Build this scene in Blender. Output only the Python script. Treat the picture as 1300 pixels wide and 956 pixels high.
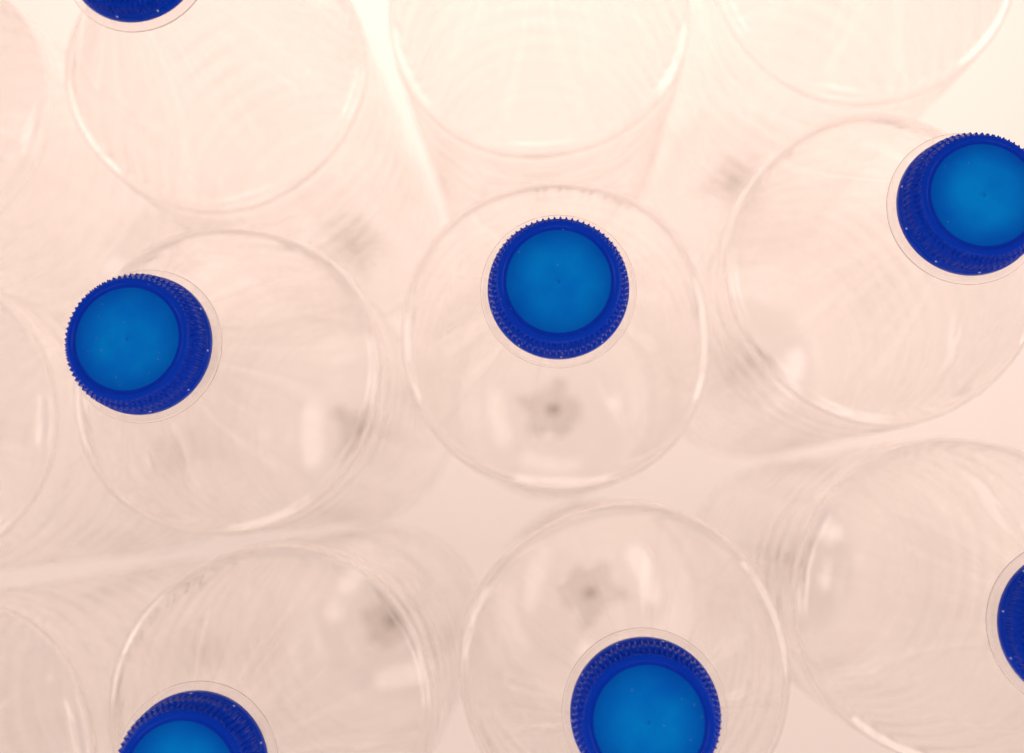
import bpy, bmesh, math, random
from mathutils import Matrix, Vector
from math import sin, cos, pi, radians

for o in list(bpy.data.objects):
    bpy.data.objects.remove(o, do_unlink=True)
sc = bpy.context.scene
C = sc.collection
MM = 0.001

# ------------------------------------------------------------------ camera
H = 0.2962                                    # height of a capped bottle
CAM_Z = 0.5185
cam_d = bpy.data.cameras.new('camera')
cam = bpy.data.objects.new('camera', cam_d)
C.objects.link(cam)
rx, ry = -0.14544, -0.03315
Rwc = Matrix.Rotation(rx, 3, 'X') @ Matrix.Rotation(ry, 3, 'Y')   # world -> camera
M = Rwc.transposed().to_4x4()
M.translation = Vector((0, 0, CAM_Z))
cam.matrix_world = M
cam_d.sensor_fit = 'HORIZONTAL'
cam_d.sensor_width = 36.0
cam_d.lens = 36.0 * 1400.0 / 1300.0
cam_d.shift_x = 0.0
cam_d.shift_y = -(478.0 - 433.5) / 1300.0
cam_d.clip_start = 0.01
cam_d.clip_end = 50.0
cam_d.dof.use_dof = True
cam_d.dof.focus_distance = 0.2335
cam_d.dof.aperture_fstop = 7.2
cam_d.dof.aperture_blades = 7
sc.camera = cam

# ------------------------------------------------------------------ room light
w = bpy.data.worlds.new('World')
sc.world = w
w.use_nodes = True
bg = w.node_tree.nodes['Background']
bg.inputs[0].default_value = (1.0, 0.76, 0.66, 1)
bg.inputs[1].default_value = 0.625


def area(name, loc, size, power, col, target):
    d = bpy.data.lights.new(name, 'AREA')
    d.shape = 'DISK'
    d.size = size
    d.energy = power
    d.color = col
    o = bpy.data.objects.new(name, d)
    C.objects.link(o)
    o.location = loc
    o.rotation_euler = (Vector(target) - Vector(loc)).to_track_quat('-Z', 'Y').to_euler()
    return o


# lamps under the milky sheet of the light table, and soft lamps standing round it
area('light_table_lamp', (0.0, 0.36, -0.42), 0.5, 3.65, (1.0, 0.755, 0.645), (0.0, 0.28, 0))
for nm, lx, ly, pw in (('side_lamp_left', -1.0, 0.1, 3.2), ('side_lamp_right', 1.0, 0.15, 3.4), ('side_lamp_front', 0.05, -0.95, 2.6)):
    area(nm, (lx, ly, 0.58), 0.75, pw, (1.0, 0.88, 0.80), (0, 0.05, 0.24))

vs = sc.view_settings
vs.view_transform = 'Standard'
vs.look = 'None'
vs.exposure = 0.0
vs.gamma = 1.0
cy = sc.cycles
cy.use_denoising = True
cy.use_adaptive_sampling = True
cy.adaptive_threshold = 0.02
cy.max_bounces = 30
cy.transmission_bounces = 28
cy.glossy_bounces = 10
cy.diffuse_bounces = 5
cy.transparent_max_bounces = 16
cy.sample_clamp_indirect = 6.0
cy.blur_glossy = 0.3


# ------------------------------------------------------------------ materials
def new_mat(name):
    m = bpy.data.materials.new(name)
    m.use_nodes = True
    nt = m.node_tree
    nt.nodes.clear()
    out = nt.nodes.new('ShaderNodeOutputMaterial')
    return m, nt, out


def N(nt, t, **kw):
    n = nt.nodes.new(t)
    for k, v in kw.items():
        if k in n.inputs:
            n.inputs[k].default_value = v
        else:
            setattr(n, k, v)
    return n


def mat_pet():
    m, nt, out = new_mat('clear_pet')
    g = N(nt, 'ShaderNodeBsdfGlass', IOR=1.57, Roughness=0.0)
    g.inputs['Color'].default_value = (0.995, 0.992, 0.990, 1)
    tc = N(nt, 'ShaderNodeTexCoord')
    nz = N(nt, 'ShaderNodeTexNoise', Scale=38.0, Detail=2.0)
    bp = N(nt, 'ShaderNodeBump', Strength=0.1, Distance=0.0006)
    nt.links.new(tc.outputs['Object'], nz.inputs['Vector'])
    nt.links.new(nz.outputs[0], bp.inputs['Height'])
    nt.links.new(bp.outputs[0], g.inputs['Normal'])
    nt.links.new(g.outputs[0], out.inputs[0])
    return m


def mat_gate(name, tint, amount):
    # milky, crystallised PET round the moulding point of the base
    m, nt, out = new_mat(name)
    t = N(nt, 'ShaderNodeBsdfTranslucent')
    t.inputs[0].default_value = (0.40, 0.36, 0.31, 1)
    d = N(nt, 'ShaderNodeBsdfTransparent')
    d.inputs[0].default_value = tint
    tc = N(nt, 'ShaderNodeTexCoord')
    nz = N(nt, 'ShaderNodeTexNoise', Scale=220.0, Detail=3.0)
    nt.links.new(tc.outputs['Object'], nz.inputs['Vector'])
    mul = N(nt, 'ShaderNodeMath', operation='MULTIPLY')
    mul.inputs[1].default_value = amount * 2
    nt.links.new(nz.outputs[0], mul.inputs[0])
    mx = N(nt, 'ShaderNodeMixShader')
    nt.links.new(mul.outputs[0], mx.inputs[0])
    nt.links.new(d.outputs[0], mx.inputs[1])
    nt.links.new(t.outputs[0], mx.inputs[2])
    nt.links.new(mx.outputs[0], out.inputs[0])
    return m


def mat_cap(name, thin, ca, cb, spec, rough, dust=0.9):
    # thin: share of light the wall lets through; the top disc is moulded thinner than rim and skirt
    m, nt, out = new_mat(name)
    tc = N(nt, 'ShaderNodeTexCoord')
    info = N(nt, 'ShaderNodeObjectInfo')
    addv = N(nt, 'ShaderNodeVectorMath', operation='ADD')
    nt.links.new(tc.outputs['Object'], addv.inputs[0])
    nt.links.new(info.outputs['Location'], addv.inputs[1])
    # fine dust specks and faint mottling of the moulded plastic
    sp = N(nt, 'ShaderNodeTexVoronoi', Scale=700.0)
    nt.links.new(addv.outputs[0], sp.inputs['Vector'])
    sel = N(nt, 'ShaderNodeMath', operation='GREATER_THAN')
    sel.inputs[1].default_value = dust
    sepc = N(nt, 'ShaderNodeSeparateColor')
    nt.links.new(sp.outputs['Color'], sepc.inputs[0])
    nt.links.new(sepc.outputs[0], sel.inputs[0])
    near = N(nt, 'ShaderNodeMath', operation='LESS_THAN')
    near.inputs[1].default_value = 0.1
    nt.links.new(sp.outputs['Distance'], near.inputs[0])
    spk = N(nt, 'ShaderNodeMath', operation='MULTIPLY')
    nt.links.new(sel.outputs[0], spk.inputs[0])
    nt.links.new(near.outputs[0], spk.inputs[1])
    spk2 = N(nt, 'ShaderNodeMath', operation='MULTIPLY')
    spk2.inputs[1].default_value = 0.35
    nt.links.new(spk.outputs[0], spk2.inputs[0])
    nz = N(nt, 'ShaderNodeTexNoise', Scale=75.0, Detail=3.0, Roughness=0.55)
    nt.links.new(addv.outputs[0], nz.inputs['Vector'])
    rmp = N(nt, 'ShaderNodeMix', data_type='RGBA')
    rmp.inputs['A'].default_value = ca
    rmp.inputs['B'].default_value = cb
    mr = N(nt, 'ShaderNodeMapRange')
    mr.inputs[1].default_value = 0.36
    mr.inputs[2].default_value = 0.66
    nt.links.new(nz.outputs[0], mr.inputs[0])
    nt.links.new(mr.outputs[0], rmp.inputs['Factor'])
    # backlit glow painted into the base colour: palest mid-disc, fading to deeper blue outwards
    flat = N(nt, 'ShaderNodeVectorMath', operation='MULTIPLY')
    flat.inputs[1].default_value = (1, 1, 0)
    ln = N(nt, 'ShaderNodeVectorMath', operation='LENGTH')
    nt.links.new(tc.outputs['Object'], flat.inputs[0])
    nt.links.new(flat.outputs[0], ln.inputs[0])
    glow_fade = N(nt, 'ShaderNodeMapRange', interpolation_type='SMOOTHSTEP')
    glow_fade.inputs[1].default_value = 0.0045
    glow_fade.inputs[2].default_value = 0.0118
    glow_fade.inputs[4].default_value = 0.6
    nt.links.new(ln.outputs['Value'], glow_fade.inputs[0])
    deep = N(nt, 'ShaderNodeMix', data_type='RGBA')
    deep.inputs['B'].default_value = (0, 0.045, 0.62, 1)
    nt.links.new(glow_fade.outputs[0], deep.inputs['Factor'])
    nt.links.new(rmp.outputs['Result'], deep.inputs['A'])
    col = N(nt, 'ShaderNodeMix', data_type='RGBA')
    col.inputs['B'].default_value = (0.35, 0.42, 0.60, 1)
    nt.links.new(spk2.outputs[0], col.inputs['Factor'])
    nt.links.new(deep.outputs['Result'], col.inputs['A'])
    p = N(nt, 'ShaderNodeBsdfPrincipled', Roughness=rough, IOR=1.40)
    p.inputs['Specular IOR Level'].default_value = spec
    nt.links.new(col.outputs['Result'], p.inputs['Base Color'])
    nz2 = N(nt, 'ShaderNodeTexNoise', Scale=900.0, Detail=3.0)
    nt.links.new(addv.outputs[0], nz2.inputs['Vector'])
    bp = N(nt, 'ShaderNodeBump', Strength=0.18, Distance=0.00008)
    nt.links.new(nz2.outputs[0], bp.inputs['Height'])
    nt.links.new(bp.outputs[0], p.inputs['Normal'])
    t = N(nt, 'ShaderNodeBsdfTranslucent')
    t.inputs[0].default_value = (0.0, 0.62, 1.0, 1)
    mx = N(nt, 'ShaderNodeMixShader')
    mx.inputs[0].default_value = thin
    nt.links.new(p.outputs[0], mx.inputs[1])
    nt.links.new(t.outputs[0], mx.inputs[2])
    nt.links.new(mx.outputs[0], out.inputs[0])
    return m


def mat_simple(name, col, rough=0.5):
    m, nt, out = new_mat(name)
    p = N(nt, 'ShaderNodeBsdfPrincipled', Roughness=rough)
    tc = N(nt, 'ShaderNodeTexCoord')
    nz = N(nt, 'ShaderNodeTexNoise', Scale=300.0)
    nt.links.new(tc.outputs['Object'], nz.inputs['Vector'])
    mx = N(nt, 'ShaderNodeMix', data_type='RGBA')
    mx.inputs['A'].default_value = (*[c * 0.9 for c in col], 1)
    mx.inputs['B'].default_value = (*col, 1)
    nt.links.new(nz.outputs[0], mx.inputs['Factor'])
    nt.links.new(mx.outputs['Result'], p.inputs['Base Color'])
    nt.links.new(p.outputs[0], out.inputs[0])
    return m


def mat_ink():
    m, nt, out = new_mat('faint_code_ink')
    d = N(nt, 'ShaderNodeBsdfDiffuse')
    d.inputs[0].default_value = (0.25, 0.2, 0.18, 1)
    t = N(nt, 'ShaderNodeBsdfTransparent')
    mx = N(nt, 'ShaderNodeMixShader')
    mx.inputs[0].default_value = 0.4
    nt.links.new(t.outputs[0], mx.inputs[1])
    nt.links.new(d.outputs[0], mx.inputs[2])
    nt.links.new(mx.outputs[0], out.inputs[0])
    return m


def mat_sheet():
    # opal acrylic: passes the lamp light on as an even glow, keeps a faint gloss
    m, nt, out = new_mat('opal_acrylic')
    t = N(nt, 'ShaderNodeBsdfTranslucent')
    t.inputs[0].default_value = (0.88, 0.88, 0.88, 1)
    d = N(nt, 'ShaderNodeBsdfPrincipled', Roughness=0.55)
    tc = N(nt, 'ShaderNodeTexCoord')
    nz = N(nt, 'ShaderNodeTexNoise', Scale=14.0, Detail=4.0)
    mxc = N(nt, 'ShaderNodeMix', data_type='RGBA')
    mxc.inputs['A'].default_value = (0.74, 0.70, 0.68, 1)
    mxc.inputs['B'].default_value = (0.80, 0.77, 0.75, 1)
    nt.links.new(tc.outputs['Object'], nz.inputs['Vector'])
    nt.links.new(nz.outputs[0], mxc.inputs['Factor'])
    nt.links.new(mxc.outputs['Result'], d.inputs['Base Color'])
    mx = N(nt, 'ShaderNodeMixShader')
    mx.inputs[0].default_value = 0.7
    nt.links.new(d.outputs[0], mx.inputs[1])
    nt.links.new(t.outputs[0], mx.inputs[2])
    nt.links.new(mx.outputs[0], out.inputs[0])
    return m


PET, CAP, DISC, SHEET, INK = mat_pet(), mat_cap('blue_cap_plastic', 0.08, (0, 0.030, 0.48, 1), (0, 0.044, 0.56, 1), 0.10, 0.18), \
    mat_cap('painted_glow_cap_plastic', 0.32, (0, 0.21, 0.90, 1), (0, 0.34, 1.0, 1), 0.05, 0.4), mat_sheet(), mat_ink()  # paler disc blues stand in for light coming through from below
DUSTY = mat_cap('dusty_painted_glow_cap_plastic', 0.32, (0, 0.23, 0.92, 1), (0, 0.37, 1.0, 1), 0.05, 0.45, 0.62)  # denser dust specks, with the glow from below again painted in paler blues
GATE = mat_gate('milky_pet', (0.80, 0.74, 0.68, 1), 0.5)
HAZE = mat_gate('hazy_pet', (0.97, 0.955, 0.94, 1), 0.20)
STRESS = mat_simple('stretched_blue_plastic', (0.45, 0.55, 0.80), 0.4)


# ------------------------------------------------------------------ helpers
def mesh_obj(name, me, parent=None):
    o = bpy.data.objects.new(name, me)
    C.objects.link(o)
    if parent:
        o.parent = parent
    return o


def mesh_from(name, verts, faces, mats, smooth=True, fmat=None):
    me = bpy.data.meshes.new(name)
    me.from_pydata(verts, [], faces)
    for m in mats:
        me.materials.append(m)
    me.polygons.foreach_set('use_smooth', [smooth] * len(me.polygons))
    if fmat:
        me.polygons.foreach_set('material_index', fmat)
    me.update()
    return me


def spline(pts, step):
    """Catmull-Rom through (r, z) control points, sampled about every step mm."""
    P = [pts[0]] + list(pts) + [pts[-1]]
    res = []
    for i in range(1, len(P) - 2):
        p0, p1, p2, p3 = P[i - 1], P[i], P[i + 1], P[i + 2]
        L = math.dist(p1, p2)
        n = max(2, int(L / step))
        for k in range(n):
            t = k / n
            res.append(tuple(0.5 * ((2 * p1[j]) + (p2[j] - p0[j]) * t
                       + (2 * p0[j] - 5 * p1[j] + 4 * p2[j] - p3[j]) * t * t
                       + (3 * p1[j] - p0[j] - 3 * p2[j] + p3[j]) * t ** 3) for j in (0, 1)))
    res.append(tuple(pts[-1]))
    return res


HM = H * 1000.0


# ------------------------------------------------------------------ bottle body
def bottle_profile():
    """(r, z, wall) of the outer skin from the gate in the base to the mouth, mm."""
    base = spline([(0.6, 6.2), (3, 6.3), (6, 6.8), (11, 6.6), (20, 5.2), (26, 2.6), (30, 0.5),
                   (32.5, 0.0), (35.5, 0.9), (38.4, 3.8), (40.6, 8.6), (42.0, 14.5), (43.0, 22.0), (43.4, 29.5)], 1.3)
    body = []
    z = 30.3
    R0 = 43.45
    while z < 214.0:
        # waist ribs: rounded lands with narrow grooves between them
        ph = ((z - 25.0) % 15.5) / 15.5
        g = 0.0
        if 40.5 < z < 211.0:
            g = (0.5 - 0.5 * cos(2 * pi * ph)) ** 1.5 * 0.55
        body.append((R0 - g, z))
        z += 0.8
    # rounded edge with a narrow shelf where the shoulder dome sits on the body
    sh = spline([(43.4, 214.5), (43.2, 217.2), (42.6, 219.6), (42.35, 221.4), (42.6, 223.0), (43.0, 224.4),
                 (43.0, 225.7), (42.5, 226.9), (41.6, 227.6), (40.7, 228.1), (39.9, 229.0), (38.4, 231.4), (35.6, 236.4), (31.4, 244.6), (26.6, 253.8),
                 (21.8, 263.0), (18.0, 271.0), (15.4, 277.6), (14.0, 282.2), (13.4, 284.4), (13.3, 284.9)], 0.8)
    neck = [(13.3, 285.05), (13.4, 285.2), (13.7, 285.26), (14.5, 285.3), (15.6, 285.34), (16.2, 285.38), (16.55, 285.4), (16.65, 285.46),
            (16.7, 285.54), (16.65, 285.62), (16.55, 285.68), (16.2, 285.71), (15.6, 285.75), (14.5, 285.8), (13.5, 285.84), (12.7, 285.88), (12.4, 285.94), (12.28, 286.1), (12.22, 286.4),
            (12.1, 287.4), (12.0, 289.0), (12.0, 290.5), (12.0, 292.0), (12.0, HM - 2.6), (11.9, HM - 2.2), (11.6, HM - 1.9)]
    prof = base + body + sh + neck
    out = []
    for r, z in prof:
        if z < 29.6 and r < 43.39:
            wl = 0.34 + 1.3 * math.exp(-(r / 8.0) ** 2)
        elif z < 226:
            wl = 0.32
        elif z < 285:
            wl = 0.32 + 0.25 * ((z - 226) / 59.0) ** 2
        else:
            wl = 0.5
        out.append((r, z, wl))
    return out


def bottle_mesh(name, seed):
    rnd = random.Random(seed)
    prof = bottle_profile()
    n = len(prof)
    SEG = 144
    # inner skin: offset of the outer one along its normal
    inner = []
    for i, (r, z, wl) in enumerate(prof):
        a, b = prof[max(0, i - 1)], prof[min(n - 1, i + 1)]
        tx, tz = b[0] - a[0], b[1] - a[1]
        L = math.hypot(tx, tz) or 1
        nx, nz = tz / L, -tx / L                      # outward normal
        if 285.0 <= z < 287.2:
            inner.append((11.5, z))
        else:
            inner.append((max(0.5 if i == 0 else 0.55, r - nx * wl), z - nz * wl))
    # small moulding and handling deformations of the thin wall
    a2, a3, a4 = rnd.uniform(.004, .010), rnd.uniform(.003, .007), rnd.uniform(.006, .011)
    p2, p3, p4 = [rnd.uniform(0, 2 * pi) for _ in range(3)]
    dents = [(rnd.uniform(0, 2 * pi), rnd.uniform(40, 240), rnd.uniform(.25, .5), rnd.uniform(8, 22), rnd.uniform(.2, .7))
             for _ in range(7)]
    verts, faces = [], []

    def put(r, z):
        row = []
        for s in range(SEG):
            th = 2 * pi * s / SEG
            rr, zz = r, z
            k = max(0.0, min(1.0, (z - 12) / 60)) * max(0.0, min(1.0, (280 - z) / 30))
            dm = a2 * (cos(2 * th + p2) - 1) + a3 * (cos(3 * th + p3) - 1) + a4 * (cos(4 * th + p4) - 1)
            rr *= 1 + dm * k
            if 13.5 < z < 262:
                for (dt, dz, dw, dh, da) in dents:
                    q = (th - dt + pi) % (2 * pi) - pi
                    rr -= k * da * math.exp(-(q / dw) ** 2 - ((z - dz) / dh) ** 2)
            if 13.5 < z < 262 and s in (0, SEG // 2):
                rr += 0.16                     # mould seam
            if z < 14 and 6 < r < 43:
                # five feet moulded into the base, with valleys running out from the gate
                e = sin(pi * ((r - 6) / 37.0) ** 1.4) ** 2
                zz += e * 2.4 * (0.5 + 0.5 * cos(5 * th)) ** 1.4
            row.append(len(verts))
            verts.append((rr * cos(th) * MM, rr * sin(th) * MM, zz * MM))
        return row

    rows = [put(r, z) for r, z, _ in prof] + [put(r, z) for r, z in reversed(inner)]
    for a, b in zip(rows, rows[1:]):
        for s in range(SEG):
            t = (s + 1) % SEG
            faces.append((a[s], a[t], b[t], b[s]))
    # close the two centres of the base
    c0 = len(verts)
    verts.append((0, 0, (prof[0][1]) * MM))
    c1 = len(verts)
    verts.append((0, 0, (inner[0][1]) * MM))
    for s in range(SEG):
        t = (s + 1) % SEG
        faces.append((c0, rows[0][t], rows[0][s]))
        faces.append((c1, rows[-1][s], rows[-1][t]))
    return mesh_from(name, verts, faces, [PET])


# ------------------------------------------------------------------ cap
RIBS = 72


def lathe_ribbed(prof, seg, ribs, zk=0.8):
    """prof rows: (r, z, rib height); z measured down from the cap top, mm."""
    verts, faces, rows = [], [], []
    for r, z, rh in prof:
        row = []
        for s in range(seg):
            th = 2 * pi * s / seg
            u = (s * ribs / seg) % 1.0
            c = 0.5 + 0.5 * cos(2 * pi * u)
            rr = r + rh * (c ** 2.6)
            row.append(len(verts))
            verts.append((rr * cos(th) * MM, rr * sin(th) * MM, z * zk * MM))
        rows.append(row)
    for a, b in zip(rows, rows[1:]):
        for s in range(seg):
            t = (s + 1) % seg
            faces.append((a[s], b[s], b[t], a[t]))
    return verts, faces, rows


def cap_mesh(disc):
    prof = [(0.12, -0.42, 0), (0.36, -0.42, 0), (0.44, -0.20, 0), (0.56, -0.18, 0), (0.72, -0.32, 0), (1.1, -0.34, 0),
            (4.0, -0.33, 0), (8.0, -0.32, 0), (10.7, -0.34, 0), (11.15, -0.44, 0), (11.3, -0.5, 0), (11.42, -0.44, 0), (11.55, -0.10, 0), (11.7, 0, 0),
            (12.0, 0, 0), (12.35, -0.05, 0), (12.6, -0.2, 0), (12.75, -0.5, 0.0), (12.8, -0.62, 0.40),
            (12.82, -0.9, 0.56), (12.9, -2.2, 0.56), (13.0, -3.3, 0.56), (13.12, -3.55, 0.52), (13.7, -3.95, 0.6),
            (13.88, -4.3, 0.6), (13.95, -4.8, 0.58), (14.08, -6.2, 0.58), (14.2, -7.5, 0.56), (14.3, -7.8, 0.15), (14.6, -8.0, 0),
            (14.75, -8.15, 0), (14.78, -8.5, 0), (14.6, -8.65, 0), (13.5, -8.7, 0), (12.35, -8.7, 0), (12.35, -6.0, 0),
            (12.3, -2.0, 0), (12.0, -1.6, 0), (10.4, -1.35, 0), (8.0, -1.3, 0), (0.12, -1.3, 0)]
    v, f, rows = lathe_ribbed(prof, RIBS * 8, RIBS)
    n = RIBS * 8
    f.append(tuple(rows[0]))
    f.append(tuple(reversed(rows[-1])))
    nq = len(prof) - 1
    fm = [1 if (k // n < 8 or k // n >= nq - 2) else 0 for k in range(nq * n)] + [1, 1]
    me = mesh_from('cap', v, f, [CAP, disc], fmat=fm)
    return me


def band_mesh():
    prof = [(12.5, -9.05, 0), (14.4, -9.0, 0), (14.75, -9.1, 0), (14.92, -9.35, 0), (15.02, -10.4, 0), (15.08, -11.4, 0),
            (14.9, -11.75, 0), (13.6, -11.8, 0), (12.6, -11.7, 0), (12.5, -10.8, 0), (12.5, -9.05, 0)]
    v, f, rows = lathe_ribbed(prof, 144, 1)
    fm = [0] * len(f)
    # little bridges still holding the band to the cap
    for k in range(10):
        th = 2 * pi * k / 10 + 0.12
        i0 = len(v)
        for dz in (-9.25, -8.4):
            for r in (14.0, 14.88):
                for d in (-0.012, 0.012):
                    v.append((r * cos(th + d) * MM, r * sin(th + d) * MM, dz * 0.8 * MM))
        for q in ((0, 1, 3, 2), (4, 6, 7, 5), (0, 4, 5, 1), (2, 3, 7, 6), (0, 2, 6, 4), (1, 5, 7, 3)):
            f.append(tuple(i0 + j for j in q))
            fm.append(1)
    return mesh_from('tamper_band', v, f, [CAP, STRESS], fmat=fm)


def gate_mesh():
    """Milky plug in the middle of the base with a thin hazy skirt of half-set plastic round it."""
    rnd = random.Random(4)
    rings = [0.02, 1.1, 2.2, 3.2, 4.0, 6.5, 9.0, 11.5, 13.5]
    zs = [10.6, 10.5, 10.0, 9.6, 9.5, 9.3, 9.2, 9.1, 9.0]
    v, f, fm = [], [], []
    n = 36
    wob = [rnd.uniform(0.75, 1.2) for _ in range(n)]
    for k, (r, z) in enumerate(zip(rings, zs)):
        for s_ in range(n):
            th = 2 * pi * s_ / n
            rr = r * (1 + (wob[s_] - 1) * (k / 8.0)) * (1 + 0.15 * cos(5 * th) * (k / 8.0))
            v.append((rr * cos(th) * MM, rr * sin(th) * MM, z * MM))
    for k in range(len(rings) - 1):
        for s_ in range(n):
            t = (s_ + 1) % n
            f.append((k * n + s_, (k + 1) * n + s_, (k + 1) * n + t, k * n + t))
            fm.append(0 if k < 3 else 1)
    return mesh_from('gate_mark', v, f, [GATE, HAZE], fmat=fm)


# printed packing code, 5 x 7 dots per digit, following the shoulder's rim
FONT = {'1': ['00100', '01100', '00100', '00100', '00100', '00100', '01110'],
        '7': ['11111', '00001', '00010', '00010', '00100', '00100', '00100'], ' ': ['00000'] * 7}


def code_mesh(text, start_deg):
    prof = bottle_profile()
    v, f = [], []
    pitch = 0.33
    for ci, ch in enumerate(text):
        for row in range(7):
            for colm in range(5):
                if FONT[ch][row][colm] != '1':
                    continue
                r_t = 38.6 - row * pitch
                th = radians(start_deg) - (ci * 6.2 + colm + row * -0.35) * pitch / 37.5
                z_t = None
                for a, b in zip(prof, prof[1:]):
                    if a[1] > 226 and (a[0] - r_t) * (b[0] - r_t) <= 0:
                        k = (a[0] - r_t) / ((a[0] - b[0]) or 1)
                        z_t = a[1] + k * (b[1] - a[1])
                        break
                c = Vector((r_t * cos(th), r_t * sin(th), z_t + 0.06))
                e1 = Vector((-sin(th), cos(th), 0)) * 0.30
                e2 = Vector((cos(th) * 0.5, sin(th) * 0.5, -0.85)).normalized() * 0.30
                nn = e1.cross(e2).normalized()
                if nn.z < 0:
                    nn = -nn
                c += nn * 0.05
                i0 = len(v)
                for q in range(6):
                    v.append(tuple((c + e1 * cos(q * pi / 3) + e2 * sin(q * pi / 3)) * MM))
                f.append(tuple(range(i0, i0 + 6)))
    return mesh_from('date_code', v, f, [INK])


# ------------------------------------------------------------------ light table
tb = bmesh.new()
bmesh.ops.create_grid(tb, x_segments=8, y_segments=8, size=1.3)
tme = bpy.data.meshes.new('light_table')
tb.to_mesh(tme)
tb.free()
tme.materials.append(SHEET)
table = mesh_obj('light_table', tme)
table['kind'] = 'structure'

# ------------------------------------------------------------------ bottles
VARIANTS = [bottle_mesh('bottle_body', s) for s in (11, 23, 37, 58, 71)]
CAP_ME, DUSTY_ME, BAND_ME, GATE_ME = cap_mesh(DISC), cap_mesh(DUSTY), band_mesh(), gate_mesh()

BOTTLES = [   # x, y (mm), turn, cap turn, label
    (2.2, 45.0, 10, 3, 'clear plastic bottle whose blue screw cap sits nearest the middle of the picture'),
    (-86.7, 33.5, 75, 20, 'clear bottle with dusty blue cap leaning left, straight left of the central bottle'),
    (-92.7, 121.4, 140, 41, 'clear bottle whose blue cap is cut off by the top edge at left'),
    (19.1, -41.9, 200, 13, 'clear bottle with blue cap at the bottom edge, just below the central bottle'),
    (-71.8, -52.9, 250, 52, 'clear bottle at bottom left with strong white shoulder glint, left of the lower cap'),
    (-158.1, -67.5, 20, 9, 'clear ribbed bottle cut off by the bottom left corner of the picture'),
    (89.3, 62.4, 305, 33, 'clear bottle with blue cap touching the right edge, upper right of the central bottle'),
    (105.0, -24.5, 170, 27, 'clear bottle at lower right whose blue cap is half cut by the right edge'),
    (87.6, 150.2, 120, 60, 'clear bottle shoulder at top right, no cap in view, above the right-hand cap'),
    (-2.5, 136.0, 330, 15, 'clear bottle shoulder at top centre, no cap in view, right above the central cap'),
    (-174.6, 21.5, 215, 44, 'clear ribbed bottle cut by the left edge, beside the dusty blue cap'),
    (-181.0, 110.0, 95, 36, 'clear bottle cut by the left edge, at upper left beside the topmost cap'),
]
for i, (x, y, a, ca, lab) in enumerate(BOTTLES):
    e = bpy.data.objects.new('plastic_bottle', None)
    C.objects.link(e)
    e.empty_display_size = 0.02
    e.location = (x * MM, y * MM, 0.0006)
    e.rotation_euler.z = radians(a)
    e['label'] = lab
    e['category'] = 'bottle'
    e['group'] = 'clear bottles with blue caps on the light table'
    mesh_obj('body', VARIANTS[i % len(VARIANTS)], e)
    g = mesh_obj('gate_mark', GATE_ME, e)
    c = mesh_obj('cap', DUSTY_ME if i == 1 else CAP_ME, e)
    c.location.z = H
    c.rotation_euler.z = radians(ca)
    mesh_obj('tamper_band', BAND_ME, c)
    if i == 0:
        mesh_obj('date_code', code_mesh('11 17 11 1717', 98 - a), e)
    elif i == 4:
        mesh_obj('date_code', code_mesh('1 11 17 11 171', 158 - a), e)
